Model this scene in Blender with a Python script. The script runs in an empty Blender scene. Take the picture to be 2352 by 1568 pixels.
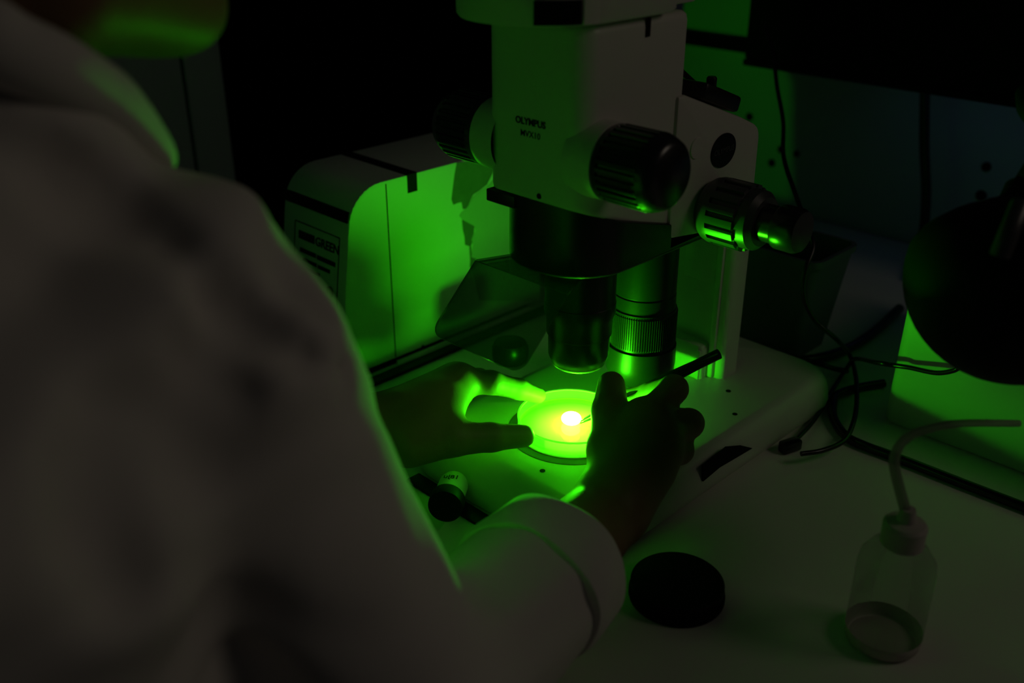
import bpy, bmesh, math, random
import numpy as np
from mathutils import Vector, Matrix

random.seed(4)
S = bpy.context.scene
COL = S.collection

# ------------------------------------------------------------------ camera
FPX = 2287.0                      # 35 mm lens on a 36 mm wide sensor, 2352 px wide
TH, PSI = math.radians(26), math.radians(45)
HV = np.array([-math.sin(PSI), math.cos(PSI), 0])
RV = np.array([math.cos(PSI), math.sin(PSI), 0])
FV = math.cos(TH) * HV + np.array([0, 0, -math.sin(TH)])
UV = np.cross(RV, FV)
CAM = np.array([0.474, -0.544, 0.472])
cd = bpy.data.cameras.new('camera')
cd.sensor_width = 36.0
cd.lens = 36.0 * FPX / 2352.0
cd.clip_start = 0.01
cd.dof.use_dof = True
cd.dof.focus_distance = 0.80
cd.dof.aperture_fstop = 4.0
cam = bpy.data.objects.new('camera', cd)
COL.objects.link(cam)
M = Matrix(((RV[0], UV[0], -FV[0], CAM[0]), (RV[1], UV[1], -FV[1], CAM[1]), (RV[2], UV[2], -FV[2], CAM[2]), (0, 0, 0, 1)))
cam.matrix_world = M
S.camera = cam

# ------------------------------------------------------------------ world, lamps, exposure
w = bpy.data.worlds.new('world')
S.world = w
w.use_nodes = True
w.node_tree.nodes['Background'].inputs[0].default_value = (0.30, 0.34, 0.42, 1)
w.node_tree.nodes['Background'].inputs[1].default_value = 0.007
S.view_settings.view_transform = 'Standard'
S.view_settings.look = 'None'
S.view_settings.exposure = 0.0
S.view_settings.gamma = 1.0
S.view_settings.use_curve_mapping = False
GREEN = (0.012, 1.0, 0.002)


def area_lamp(name, loc, target, size, power, color):
    l = bpy.data.lights.new(name, 'AREA')
    l.shape = 'SQUARE'
    l.size = size
    l.energy = power
    l.color = color
    o = bpy.data.objects.new(name, l)
    o.location = loc
    o.rotation_euler = (Vector(target) - Vector(loc)).to_track_quat('-Z', 'Y').to_euler()
    COL.objects.link(o)
    return o


area_lamp('dim_room_lamp', (1.05, 0.55, 0.92), (0.15, -0.20, 0.10), 0.40, 0.54, (1.0, 0.85, 0.68))

sl = area_lamp('shelf_strip_light', (0.55, 0.655, 0.2255), (0.55, 0.70, 0.0), 0.03, 0.018, (0.30, 0.50, 1.0))
sl.data.shape = 'RECTANGLE'
sl.data.size = 1.3
sl.data.size_y = 0.03

# ------------------------------------------------------------------ helpers


def zpt(px, py, z):
    v = FV + (px - 1176) / FPX * RV - (py - 784) / FPX * UV
    return CAM + v * (z - CAM[2]) / v[2]


def dpt(px, py, dep):
    return CAM + dep * (FV + (px - 1176) / FPX * RV - (py - 784) / FPX * UV)


def xpt(px, py, x):
    v = FV + (px - 1176) / FPX * RV - (py - 784) / FPX * UV
    return CAM + v * (x - CAM[0]) / v[0]


def ypt(px, py, y):
    v = FV + (px - 1176) / FPX * RV - (py - 784) / FPX * UV
    return CAM + v * (y - CAM[1]) / v[1]


def tag(o, label=None, cat=None, group=None, kind=None):
    if label: o['label'] = label
    if cat: o['category'] = cat
    if group: o['group'] = group
    if kind: o['kind'] = kind
    return o


def empty(name, loc=(0, 0, 0)):
    o = bpy.data.objects.new(name, None)
    o.location = loc
    o.empty_display_size = 0.02
    COL.objects.link(o)
    return o


def link(name, me, mat, parent=None, smooth=False, angle=None):
    o = bpy.data.objects.new(name, me)
    COL.objects.link(o)
    if mat is not None:
        me.materials.clear()
        me.materials.append(mat)
    if parent is not None:
        o.parent = parent
        pm = Matrix.Identity(4)
        p = parent
        off = Vector((0, 0, 0))
        while p is not None:
            off += p.location
            p = p.parent
        o.location = -off
    if smooth:
        me.polygons.foreach_set('use_smooth', [True] * len(me.polygons))
        if angle:
            me.set_sharp_from_angle(angle=math.radians(angle))
    return o


def pydata(name, v, f, mat, parent=None, smooth=False, angle=None):
    me = bpy.data.meshes.new(name)
    me.from_pydata([tuple(map(float, p)) for p in v], [], [tuple(map(int, q)) for q in f])
    me.update()
    return link(name, me, mat, parent, smooth, angle)


def from_bm(name, bm, mat, parent=None, smooth=True, angle=35):
    me = bpy.data.meshes.new(name)
    bmesh.ops.recalc_face_normals(bm, faces=bm.faces)
    bm.to_mesh(me)
    bm.free()
    return link(name, me, mat, parent, smooth, angle)


def box(name, lo, hi, mat, parent=None, bev=0.0, seg=2, rot=None):
    bm = bmesh.new()
    bmesh.ops.create_cube(bm, size=1)
    c = [(lo[i] + hi[i]) / 2 for i in range(3)]
    s = [hi[i] - lo[i] for i in range(3)]
    for v in bm.verts:
        v.co = Vector((v.co.x * s[0], v.co.y * s[1], v.co.z * s[2]))
    if bev:
        bmesh.ops.bevel(bm, geom=list(bm.edges), offset=bev, segments=seg, profile=0.5, affect='EDGES')
    for v in bm.verts:
        if rot is not None:
            v.co = rot @ v.co
        v.co += Vector(c)
    return from_bm(name, bm, mat, parent)


def basis(axis):
    a = Vector(axis).normalized()
    u = a.orthogonal().normalized()
    return a, u, a.cross(u)


def lathe(name, prof, mat, origin=(0, 0, 0), axis=(0, 0, 1), n=48, parent=None, angle=35, cap=True, rfun=None):
    """prof: list of (radius, height along axis)."""
    a, u, v = basis(axis)
    if abs(axis[2]) > 0.99:
        u, v = Vector((1, 0, 0)), Vector((0, 1, 0)) * (1 if axis[2] > 0 else -1)
    V, Fc = [], []
    o = Vector(origin)
    for j, (r, h) in enumerate(prof):
        for i in range(n):
            t = 2 * math.pi * i / n
            rr = r if rfun is None else rfun(r, h, t, j)
            V.append(o + a * h + (u * math.cos(t) + v * math.sin(t)) * rr)
    for j in range(len(prof) - 1):
        for i in range(n):
            k = (i + 1) % n
            Fc.append((j * n + i, j * n + k, (j + 1) * n + k, (j + 1) * n + i))
    if cap:
        if prof[0][0] > 1e-6: Fc.append(tuple(range(n - 1, -1, -1)))
        if prof[-1][0] > 1e-6: Fc.append(tuple((len(prof) - 1) * n + i for i in range(n)))
    return pydata(name, V, Fc, mat, parent, True, angle)


def rrect(x0, x1, y0, y1, rf, rb, n=8):
    """rounded rectangle, front (low y) radius rf and back radius rb, counter-clockwise."""
    P = []
    for cx, cy, r, a0 in ((x1 - rf, y0 + rf, rf, -90), (x1 - rb, y1 - rb, rb, 0), (x0 + rb, y1 - rb, rb, 90), (x0 + rf, y0 + rf, rf, 180)):
        for i in range(n + 1):
            t = math.radians(a0 + 90 * i / n)
            P.append((cx + r * math.cos(t), cy + r * math.sin(t)))
    return P


def loft(name, rings, mat, parent=None, angle=35):
    """rings: list of lists of 3-D points with equal counts."""
    n = len(rings[0])
    V = [p for r in rings for p in r]
    Fc = []
    for j in range(len(rings) - 1):
        for i in range(n):
            k = (i + 1) % n
            Fc.append((j * n + i, j * n + k, (j + 1) * n + k, (j + 1) * n + i))
    Fc.append(tuple(range(n - 1, -1, -1)))
    Fc.append(tuple((len(rings) - 1) * n + i for i in range(n)))
    return pydata(name, V, Fc, mat, parent, True, angle)


def prism(name, pts, d, mat, parent=None, bev=0.0, angle=35):
    """pts: 3-D polygon, d: extrusion vector."""
    bm = bmesh.new()
    vs = [bm.verts.new(p) for p in pts]
    f = bm.faces.new(vs)
    r = bmesh.ops.extrude_face_region(bm, geom=[f])
    for g in r['geom']:
        if isinstance(g, bmesh.types.BMVert):
            g.co += Vector(d)
    if bev:
        bmesh.ops.bevel(bm, geom=list(bm.edges), offset=bev, segments=2, profile=0.5, affect='EDGES')
    return from_bm(name, bm, mat, parent, True, angle)


def catmull(P, sub=8):
    P = [np.array(p, float) for p in P]
    Q = [2 * P[0] - P[1]] + P + [2 * P[-1] - P[-2]]
    out = []
    for i in range(1, len(Q) - 2):
        for s in range(sub):
            t = s / sub
            a, b, c, d = Q[i - 1], Q[i], Q[i + 1], Q[i + 2]
            out.append(0.5 * (2 * b + (c - a) * t + (2 * a - 5 * b + 4 * c - d) * t * t + (3 * b - a - 3 * c + d) * t ** 3))
    out.append(P[-1])
    return out


def tube(name, path, r, mat, parent=None, n=10, sub=8, smooth_path=True):
    pts = catmull(path, sub) if smooth_path else [np.array(p, float) for p in path]
    V, Fc = [], []
    up = None
    for i, p in enumerate(pts):
        t = pts[min(i + 1, len(pts) - 1)] - pts[max(i - 1, 0)]
        t = Vector(t).normalized()
        if up is None:
            up = t.orthogonal().normalized()
        up = (up - t * up.dot(t)).normalized()
        s = t.cross(up)
        rr = r(i / (len(pts) - 1)) if callable(r) else r
        for k in range(n):
            a = 2 * math.pi * k / n
            V.append(Vector(p) + (up * math.cos(a) + s * math.sin(a)) * rr)
    for i in range(len(pts) - 1):
        for k in range(n):
            q = (k + 1) % n
            Fc.append((i * n + k, i * n + q, (i + 1) * n + q, (i + 1) * n + k))
    Fc.append(tuple(range(n - 1, -1, -1)))
    Fc.append(tuple((len(pts) - 1) * n + k for k in range(n)))
    return pydata(name, V, Fc, mat, parent, True, 50)


def text_mesh(name, body, size, mat, parent, origin, xdir, ydir, depth=0.0003, bold=0.0):
    """flat lettering whose centre is at origin; x runs along xdir, up along ydir."""
    c = bpy.data.curves.new(name, 'FONT')
    c.body = body
    c.size = size
    c.align_x = 'CENTER'
    c.align_y = 'CENTER'
    c.extrude = depth / 2
    c.offset = bold
    c.resolution_u = 3
    t = bpy.data.objects.new('tmp', c)
    COL.objects.link(t)
    bpy.context.view_layer.update()
    me = bpy.data.meshes.new_from_object(t)
    me.name = name
    bpy.data.objects.remove(t)
    bpy.data.curves.remove(c)
    x = Vector(xdir).normalized()
    y = Vector(ydir).normalized()
    z = x.cross(y)
    m = Matrix(((x.x, y.x, z.x, origin[0]), (x.y, y.y, z.y, origin[1]), (x.z, y.z, z.z, origin[2]), (0, 0, 0, 1)))
    me.transform(m)
    return link(name, me, mat, parent)


# ------------------------------------------------------------------ materials


def mat(name, color, rough=0.5, metal=0.0, noise=None, bump=None, spec=0.5, coat=0.0, sss=0.0):
    """principled surface; noise=(scale, amount) varies the colour, bump=(scale, strength, distance) roughens it."""
    m = bpy.data.materials.new(name)
    m.use_nodes = True
    nt = m.node_tree
    b = nt.nodes['Principled BSDF']
    b.inputs['Base Color'].default_value = (*color, 1)
    b.inputs['Roughness'].default_value = rough
    b.inputs['Metallic'].default_value = metal
    b.inputs['Specular IOR Level'].default_value = spec
    b.inputs['Coat Weight'].default_value = coat
    if sss:
        b.inputs['Subsurface Weight'].default_value = sss
        b.inputs['Subsurface Radius'].default_value = (1.0, 0.4, 0.25)
        b.inputs['Subsurface Scale'].default_value = 0.004
    tc = nt.nodes.new('ShaderNodeTexCoord')
    if noise:
        nz = nt.nodes.new('ShaderNodeTexNoise')
        nz.inputs['Scale'].default_value = noise[0]
        nz.inputs['Detail'].default_value = 4
        nt.links.new(tc.outputs['Object'], nz.inputs['Vector'])
        mx = nt.nodes.new('ShaderNodeMix')
        mx.data_type = 'RGBA'
        mx.inputs['A'].default_value = (*[c * (1 - noise[1]) for c in color], 1)
        mx.inputs['B'].default_value = (*[min(1, c * (1 + noise[1])) for c in color], 1)
        nt.links.new(nz.outputs['Fac'], mx.inputs['Factor'])
        nt.links.new(mx.outputs['Result'], b.inputs['Base Color'])
    if bump:
        nb = nt.nodes.new('ShaderNodeTexNoise')
        nb.inputs['Scale'].default_value = bump[0]
        nb.inputs['Detail'].default_value = 3
        nt.links.new(tc.outputs['Object'], nb.inputs['Vector'])
        bp = nt.nodes.new('ShaderNodeBump')
        bp.inputs['Strength'].default_value = bump[1]
        bp.inputs['Distance'].default_value = bump[2]
        nt.links.new(nb.outputs['Fac'], bp.inputs['Height'])
        nt.links.new(bp.outputs['Normal'], b.inputs['Normal'])
    return m


def clear_mat(name, tint, gloss, scatter, white=(0.9, 0.95, 0.85), rough=0.05):
    """thin clear plastic: straight-through light, a little scatter, a mirror sheen."""
    m = bpy.data.materials.new(name)
    m.use_nodes = True
    nt = m.node_tree
    for n in list(nt.nodes): nt.nodes.remove(n)
    out = nt.nodes.new('ShaderNodeOutputMaterial')
    tr = nt.nodes.new('ShaderNodeBsdfTransparent')
    tr.inputs[0].default_value = (*tint, 1)
    df = nt.nodes.new('ShaderNodeBsdfTranslucent')
    df.inputs[0].default_value = (*white, 1)
    d2 = nt.nodes.new('ShaderNodeBsdfDiffuse')
    d2.inputs[0].default_value = (*white, 1)
    gl = nt.nodes.new('ShaderNodeBsdfGlossy')
    gl.inputs['Roughness'].default_value = rough
    lw = nt.nodes.new('ShaderNodeFresnel')
    lw.inputs[0].default_value = 1.45
    ms = nt.nodes.new('ShaderNodeMixShader')
    ms.inputs[0].default_value = 0.5
    nt.links.new(df.outputs[0], ms.inputs[1])
    nt.links.new(d2.outputs[0], ms.inputs[2])
    m1 = nt.nodes.new('ShaderNodeMixShader')
    m1.inputs[0].default_value = scatter
    nt.links.new(tr.outputs[0], m1.inputs[1])
    nt.links.new(ms.outputs[0], m1.inputs[2])
    mm = nt.nodes.new('ShaderNodeMath')
    mm.operation = 'MULTIPLY'
    mm.inputs[1].default_value = gloss
    nt.links.new(lw.outputs[0], mm.inputs[0])
    m2 = nt.nodes.new('ShaderNodeMixShader')
    nt.links.new(mm.outputs[0], m2.inputs[0])
    nt.links.new(m1.outputs[0], m2.inputs[1])
    nt.links.new(gl.outputs[0], m2.inputs[2])
    nt.links.new(m2.outputs[0], out.inputs[0])
    return m


def glow_mat(name, color, strength):
    m = bpy.data.materials.new(name)
    m.use_nodes = True
    nt = m.node_tree
    for n in list(nt.nodes): nt.nodes.remove(n)
    out = nt.nodes.new('ShaderNodeOutputMaterial')
    e = nt.nodes.new('ShaderNodeEmission')
    e.inputs[0].default_value = (*color, 1)
    e.inputs[1].default_value = strength
    nt.links.new(e.outputs[0], out.inputs[0])
    return m


M_BENCH = mat('bench_laminate', (0.78, 0.77, 0.70), 0.45, noise=(6, 0.06), bump=(300, 0.05, 0.0004))
M_WALL = mat('partition_paint', (0.42, 0.47, 0.50), 0.6, noise=(3, 0.08))
M_FLOOR = mat('floor_vinyl', (0.10, 0.10, 0.11), 0.6, noise=(8, 0.2))
M_CURTAIN = mat('blackout_cloth', (0.004, 0.004, 0.004), 0.9, noise=(40, 0.3), spec=0.05)
M_CABINET = mat('cabinet_grey', (0.25, 0.29, 0.32), 0.6, noise=(2, 0.3))
M_DARK = mat('shelf_black', (0.004, 0.004, 0.005), 0.6, noise=(10, 0.2), spec=0.15)
M_WHITE = mat('instrument_cream', (0.66, 0.64, 0.58), 0.42, noise=(9, 0.04), bump=(900, 0.04, 0.0002))
M_CASE = mat('case_white', (0.72, 0.72, 0.70), 0.5, noise=(5, 0.05))
M_STAGE = mat('stage_cream', (0.62, 0.61, 0.55), 0.4, noise=(12, 0.04), bump=(1500, 0.12, 0.0002))
M_BLACK = mat('anodised_black', (0.012, 0.012, 0.012), 0.33, noise=(30, 0.2), spec=0.5)
M_METAL = mat('satin_dark_metal', (0.045, 0.045, 0.045), 0.36, metal=0.6, noise=(30, 0.2))
M_KNOB = mat('knob_black', (0.016, 0.016, 0.016), 0.27, noise=(60, 0.2), spec=0.6)
M_FOCUS = mat('focus_knob_satin', (0.055, 0.055, 0.055), 0.36, noise=(60, 0.15), spec=0.6)
M_OBJ = mat('objective_black', (0.012, 0.012, 0.012), 0.36, noise=(40, 0.2), spec=0.28)
M_STEEL = mat('steel', (0.45, 0.45, 0.45), 0.3, metal=1.0, noise=(40, 0.1))
M_RING = mat('stage_ring_grey', (0.09, 0.09, 0.09), 0.35, noise=(20, 0.1))
M_TAPE = mat('black_tape', (0.005, 0.005, 0.005), 0.5, noise=(40, 0.2), spec=0.2)
M_HOLE = mat('hole_black', (0.004, 0.004, 0.004), 0.8, noise=(40, 0.2), spec=0.1)
M_PRINT = mat('print_black', (0.01, 0.01, 0.01), 0.5, noise=(40, 0.1), spec=0.2)
M_BADGE = mat('badge_black', (0.006, 0.006, 0.006), 0.4, noise=(40, 0.1), spec=0.2)
M_BADGETXT = mat('badge_print', (0.06, 0.06, 0.06), 0.4, noise=(40, 0.1))
M_RUBBER = mat('cable_black', (0.006, 0.006, 0.006), 0.26, noise=(60, 0.2), spec=0.5)
M_CAP = mat('cap_black', (0.004, 0.004, 0.004), 0.6, noise=(80, 0.3), spec=0.15)
M_LAMP = mat('lamp_black', (0.005, 0.005, 0.005), 0.6, noise=(20, 0.2), spec=0.12)
M_COAT = mat('coat_cotton', (0.78, 0.74, 0.69), 0.9, noise=(14, 0.05), bump=(700, 0.12, 0.0004), spec=0.2)
M_SKIN = mat('skin', (0.27, 0.16, 0.08), 0.5, noise=(60, 0.10), bump=(420, 0.18, 0.0005), spec=0.35, sss=0.25)
M_NAIL = mat('nail', (0.60, 0.38, 0.30), 0.3, noise=(50, 0.05), spec=0.5)
M_HAIR = mat('hair_dark', (0.02, 0.012, 0.008), 0.5, noise=(80, 0.4), bump=(500, 0.5, 0.001))
M_VIAL = mat('vial_white', (0.55, 0.57, 0.52), 0.4, noise=(20, 0.05))
M_BIN = mat('bin_teal', (0.07, 0.10, 0.11), 0.5, noise=(8, 0.1))
M_DISH = clear_mat('dish_clear', (0.97, 0.99, 0.95), 0.9, 0.12)
M_DWALL = clear_mat('dish_wall_clear', (0.97, 0.99, 0.95), 1.0, 0.20, white=(1.0, 0.75, 0.7), rough=0.10)
M_RIM = clear_mat('dish_rim', (0.95, 0.98, 0.92), 0.9, 0.92, white=(1.0, 0.8, 0.8), rough=0.15)
M_MEDIUM = clear_mat('dish_medium', (0.85, 0.92, 0.6), 0.5, 0.30, white=(1.0, 0.50, 0.20), rough=0.06)
M_SHIELD = clear_mat('smoked_acrylic', (0.50, 0.53, 0.50), 0.8, 0.012, white=(0.3, 0.3, 0.3), rough=0.06)
M_BOTTLE = clear_mat('bottle_polyethylene', (0.90, 0.91, 0.90), 0.30, 0.16, white=(0.75, 0.72, 0.68), rough=0.3)
M_LIQUID = clear_mat('bottle_liquid', (0.88, 0.9, 0.86), 0.15, 0.04)
M_PALE = mat('bottle_cap_white', (0.55, 0.50, 0.46), 0.5, noise=(20, 0.06))
M_TUBE = clear_mat('wash_tube', (0.6, 0.6, 0.6), 0.3, 0.45, white=(0.7, 0.66, 0.62), rough=0.3)
M_GLOW = glow_mat('green_glow', (0.034, 1.0, 0.004), 900.0)
M_FILM = mat('torn_label_paper', (0.42, 0.42, 0.40), 0.6, noise=(25, 0.08), bump=(60, 0.4, 0.002))
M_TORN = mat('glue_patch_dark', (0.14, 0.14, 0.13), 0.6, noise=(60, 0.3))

# ------------------------------------------------------------------ setting
fl = box('floor', (-2.2, -2.0, -0.80), (2.2, 1.6, -0.75), M_FLOOR)
tag(fl, kind='structure', label='dark vinyl floor under the bench')
wb = box('wall_back', (-0.45, 0.745, -0.75), (2.2, 0.80, 1.4), M_WALL)
tag(wb, kind='structure', label='grey painted partition behind the bench')
for (px, py, r) in ((1830, 353, .005), (1773, 374, .006), (1722, 268, .006), (2266, 383, .006), (2254, 449, .007), (1795, 343, .006)):
    p = ypt(px, py, 0.745)
    lathe('screw_hole', [(r, 0), (r, 0.002)], M_HOLE, (p[0], 0.7455, p[2]), (0, -1, 0), 14, wb)
# rail under the overhead shelf
rail = box('trim_1', (-0.45, 0.735, 0.2155), (2.2, 0.745, 0.236), M_DARK, bev=0.002)
tag(rail, kind='structure', label='black rail along the back partition')

# black-out curtain, folded
V, Fc = [], []
NX = 90
for i in range(NX + 1):
    t = i / NX
    X0 = -2.1 + 1.645 * t
    Y0 = 0.66 + 0.035 * math.sin(t * 46) + 0.015 * math.sin(t * 103 + 1)
    for z in (-0.75, 0.0, 0.7, 1.4):
        V.append((X0, Y0, z))
for i in range(NX):
    for j in range(3):
        Fc.append((i * 4 + j, (i + 1) * 4 + j, (i + 1) * 4 + j + 1, i * 4 + j + 1))
cur = pydata('blackout_curtain', V, Fc, M_CURTAIN, None, True)
sm = cur.modifiers.new('thick', 'SOLIDIFY')
sm.thickness = 0.003
tag(cur, 'black blackout curtain hanging behind the white instrument box', 'curtain')

# grey cabinet behind the person
pc = empty('tall_cabinet', (-0.86, 0.02, -0.75))
pr = dpt(528, 300, 1.3)
box('body', (-1.25, -0.45, -0.75), (pr[0] - 0.01, pr[1], 0.9), M_CABINET, pc, bev=0.006)
box('door', (pr[0] - 0.01, -0.44, -0.70), (pr[0], pr[1] - 0.055, 0.88), M_CABINET, pc, bev=0.003)
box('edge_strip', (pr[0] - 0.012, pr[1] - 0.052, -0.74), (pr[0] + 0.001, pr[1], 0.89), M_CABINET, pc, bev=0.003)
tag(pc, 'tall dark grey cabinet in the gloom behind the person\'s chin', 'cabinet')

# workbench
wkb = empty('workbench', (0.4, 0.2, -0.75))
box('worktop', (-0.42, -0.31, -0.035), (2.1, 0.735, 0.0), M_BENCH, wkb, bev=0.003)
for lx, ly in ((-0.40, -0.26), (2.0, -0.26), (-0.40, 0.66), (2.0, 0.66)):
    box('leg', (lx, ly, -0.75), (lx + 0.05, ly + 0.05, -0.035), M_CABINET, wkb, bev=0.003)
tag(wkb, 'wide pale laminate workbench under the microscope', 'bench')

# overhead shelf (black)
sh = empty('overhead_shelf', (0.5, 0.66, 0.236))
pe = ypt(1712, 100, 0.60)
box('shelf_box', (pe[0], 0.60, 0.236), (2.1, 0.735, 0.75), M_DARK, sh, bev=0.003)
box('light_lip', (pe[0], 0.598, 0.228), (2.1, 0.61, 0.236), M_DARK, sh, bev=0.001)
tag(sh, 'black overhead shelf box running above the back partition', 'shelf')

# ------------------------------------------------------------------ microscope
mic = empty('microscope', (0, 0.08, 0))
tag(mic, 'cream stereo microscope with black knobs standing over the glowing dish', 'microscope')
# base
levels = [(0.0005, 0.103, -0.094, 0.262), (0.004, 0.106, -0.097, 0.264), (0.012, 0.107, -0.097, 0.265), (0.020, 0.106, -0.094, 0.265),
          (0.028, 0.104, -0.089, 0.263), (0.034, 0.101, -0.083, 0.260), (0.037, 0.097, -0.078, 0.256), (0.038, 0.092, -0.072, 0.251)]
rings = []
for z, hx, yf, yb in levels:
    rings.append([(x, y, z) for x, y in rrect(-hx, hx, yf, yb, 0.034, 0.03, 10)])
base = loft('base', rings, M_STAGE, mic, 50)
for (px, py, r) in ((1246, 1081, .0022), (1673, 898, .0024), (1688, 951, .0022), (1217, 1170, .0026)):
    z = 0.038 if py < 1150 else 0.0345
    p = zpt(px, py, z)
    lathe('screw_hole', [(r, -0.002), (r, 0.0004)], M_HOLE, (p[0], p[1], z), (0, 0, 1), 14, base)
rc = [xpt(px, py, 0.1062) for px, py in ((1612, 1068), (1612, 1104), (1650, 1072), (1725, 1028), (1700, 1022), (1666, 1025))]
prism('recess_shade', [(0.1062, p[1], p[2]) for p in rc], (0.0014, 0, 0), M_HOLE, base)  # shade inside the carry recess put in as a raised black panel
# stage insert
lathe('stage_plate', [(0.0535, 0.036), (0.0535, 0.0383), (0.0525, 0.0386), (0.0, 0.0386)], M_RING, n=72, parent=mic, cap=False)
lathe('stage_glass', [(0.0450, 0.0386), (0.0450, 0.0389), (0.0, 0.0389)], M_STAGE, n=64, parent=mic, cap=False)
# column and foot
loft('column', [[(x, y, z) for x, y in rrect(-0.038, 0.038, 0.164, 0.194, 0.006, 0.008, 5)] for z in (0.037, 0.10, 0.204)], M_WHITE, mic)
loft('column_foot', [[(x, y, z) for x, y in rrect(-h, h, y0, 0.175, 0.004, 0.004, 4)] for z, h, y0 in ((0.037, 0.0245, 0.150), (0.066, 0.0235, 0.150), (0.070, 0.0215, 0.152), (0.0715, 0.018, 0.156))], M_WHITE, mic)
box('foot_cover', (0.019, 0.1492, 0.038), (0.0225, 0.151, 0.067), M_WHITE, mic, bev=0.0004)
box('column_plate', (-0.012, 0.163, 0.128), (0.022, 0.169, 0.172), M_WHITE, mic, bev=0.002)
box('rack_rail', (0.024, 0.160, 0.038), (0.030, 0.169, 0.21), M_WHITE, mic, bev=0.0015)
# focus arm, side outline extruded across
arm_side = [(0.050, 0.197), (0.160, 0.199), (0.167, 0.205), (0.1655, 0.268), (0.1625, 0.2745), (0.157, 0.2785), (0.137, 0.287), (0.058, 0.3165), (0.050, 0.3165)]
arm = prism('focus_arm', [(-0.050, y, z) for y, z in arm_side], (0.10, 0, 0), M_WHITE, mic, bev=0.003)
bc = xpt(1661, 345, 0.0502)
badge_pts = []
for i in range(36):
    t = 2 * math.pi * i / 36
    badge_pts.append((0.0502, bc[1] + 0.0165 * math.cos(t), bc[2] + 0.0135 * math.sin(t)))
badge = prism('badge', badge_pts, (0.0008, 0, 0), M_BADGE, mic)
text_mesh('lettering', 'OLYMPUS', 0.0062, M_BADGETXT, badge, (0.0512, bc[1], bc[2]), (0, 1, 0.02), (0, -0.02, 1), bold=0.00006)
scr = xpt(1600, 340, 0.0502)
lathe('side_screw', [(0.0085, 0), (0.0080, 0.0012), (0.0, 0.0012)], M_WHITE, (0.0498, scr[1], scr[2]), (1, 0, 0), 24, mic)
# arm rear block with cable
box('rear_bracket', (-0.03, 0.096, 0.296), (0.040, 0.150, 0.309), M_BLACK, mic, bev=0.003, rot=Matrix.Rotation(-0.36, 3, 'X'))
lathe('bracket_knob', [(0.004, 0), (0.0042, 0.010), (0.003, 0.0115), (0, 0.0115)], M_BLACK, (0.024, 0.128, 0.305), (0, 0, 1), 16, mic)
# zoom body: rounded rectangle, underside sloping down to the back
bodyring = rrect(-0.047, 0.047, -0.053, 0.061, 0.017, 0.006, 10)


def zbot(y): return 0.2525 - 0.042 * (y + 0.053) / 0.111


def shrink(P, k, cx=0.0, cy=0.0): return [(cx + (x - cx) * k, cy + (y - cy) * k) for x, y in P]


rings = [[(x, y, zbot(y)) for x, y in shrink(bodyring, 0.965)], [(x, y, zbot(y) + 0.0012) for x, y in shrink(bodyring, 0.99)],
         [(x, y, zbot(y) + 0.004) for x, y in bodyring], [(x, y, 0.3685) for x, y in bodyring], [(x, y, 0.3725) for x, y in shrink(bodyring, 0.985)],
         [(x, y, 0.3745) for x, y in shrink(bodyring, 0.95)]]
zb = loft('zoom_body', rings, M_WHITE, mic, 50)
text_mesh('lettering', 'OLYMPUS', 0.0066, M_PRINT, zb, (0.001, -0.05325, 0.3070), (1, 0, 0), (0, 0, 1), bold=0.00022)
text_mesh('lettering', 'MVX10', 0.0062, M_PRINT, zb, (0.001, -0.05325, 0.2985), (1, 0, 0), (0, 0, 1), bold=0.00004)
lathe('body_screw', [(0.0022, 0), (0.002, 0.0008), (0, 0.0008)], M_HOLE, (0.010, -0.0528, 0.2565), (0, -1, 0), 14, zb)
# seam groove where arm meets body
box('seam', (0.0465, 0.0605, 0.214), (0.0475, 0.0615, 0.31), M_HOLE, zb)
# viewing head on top
headring = rrect(-0.056, 0.056, -0.098, 0.036, 0.054, 0.008, 14)
rings = [[(x, y, 0.3770) for x, y in shrink(headring, 0.97, 0, -0.03)], [(x, y, 0.3795) for x, y in headring], [(x, y, 0.425) for x, y in shrink(headring, 1.02, 0, -0.03)], [(x, y, 0.432) for x, y in shrink(headring, 0.97, 0, -0.03)]]
hd = loft('viewing_head', rings, M_WHITE, mic, 50)
box('rear_housing', (-0.049, 0.0365, 0.3800), (0.0495, 0.064, 0.46), M_WHITE, mic, bev=0.003)
# slider window wrapped on the head's front right
ang0, ang1 = math.radians(-52), math.radians(-20)
V, Fc = [], []
cxh, cyh = 0.056 - 0.054, -0.098 + 0.054
for i in range(11):
    t = ang0 + (ang1 - ang0) * i / 10
    for (rr, z) in ((0.0542, 0.3785), (0.0552, 0.3785), (0.0552, 0.393), (0.0542, 0.393)):
        V.append((cxh + rr * math.cos(t), cyh + rr * math.sin(t), z))
for i in range(10):
    for j in range(4):
        k = (j + 1) % 4
        Fc.append((i * 4 + j, i * 4 + k, (i + 1) * 4 + k, (i + 1) * 4 + j))
Fc += [(0, 1, 2, 3), (43, 42, 41, 40)]
pydata('slider_window', V, Fc, M_HOLE, hd, True, 40)
V = []
for i in range(11):
    t = ang1 + 0.03 + 0.22 * i / 10
    for (rr, z) in ((0.0542, 0.378), (0.0550, 0.378), (0.0550, 0.3935), (0.0542, 0.3935)):
        V.append((cxh + rr * math.cos(t), cyh + rr * math.sin(t), z))
pydata('slider_plate', V, Fc, M_WHITE, hd, True, 40)
box('lock_tab', (0.0465, 0.010, 0.3620), (0.0482, 0.0145, 0.3745), M_HOLE, mic, bev=0.0006)
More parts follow.
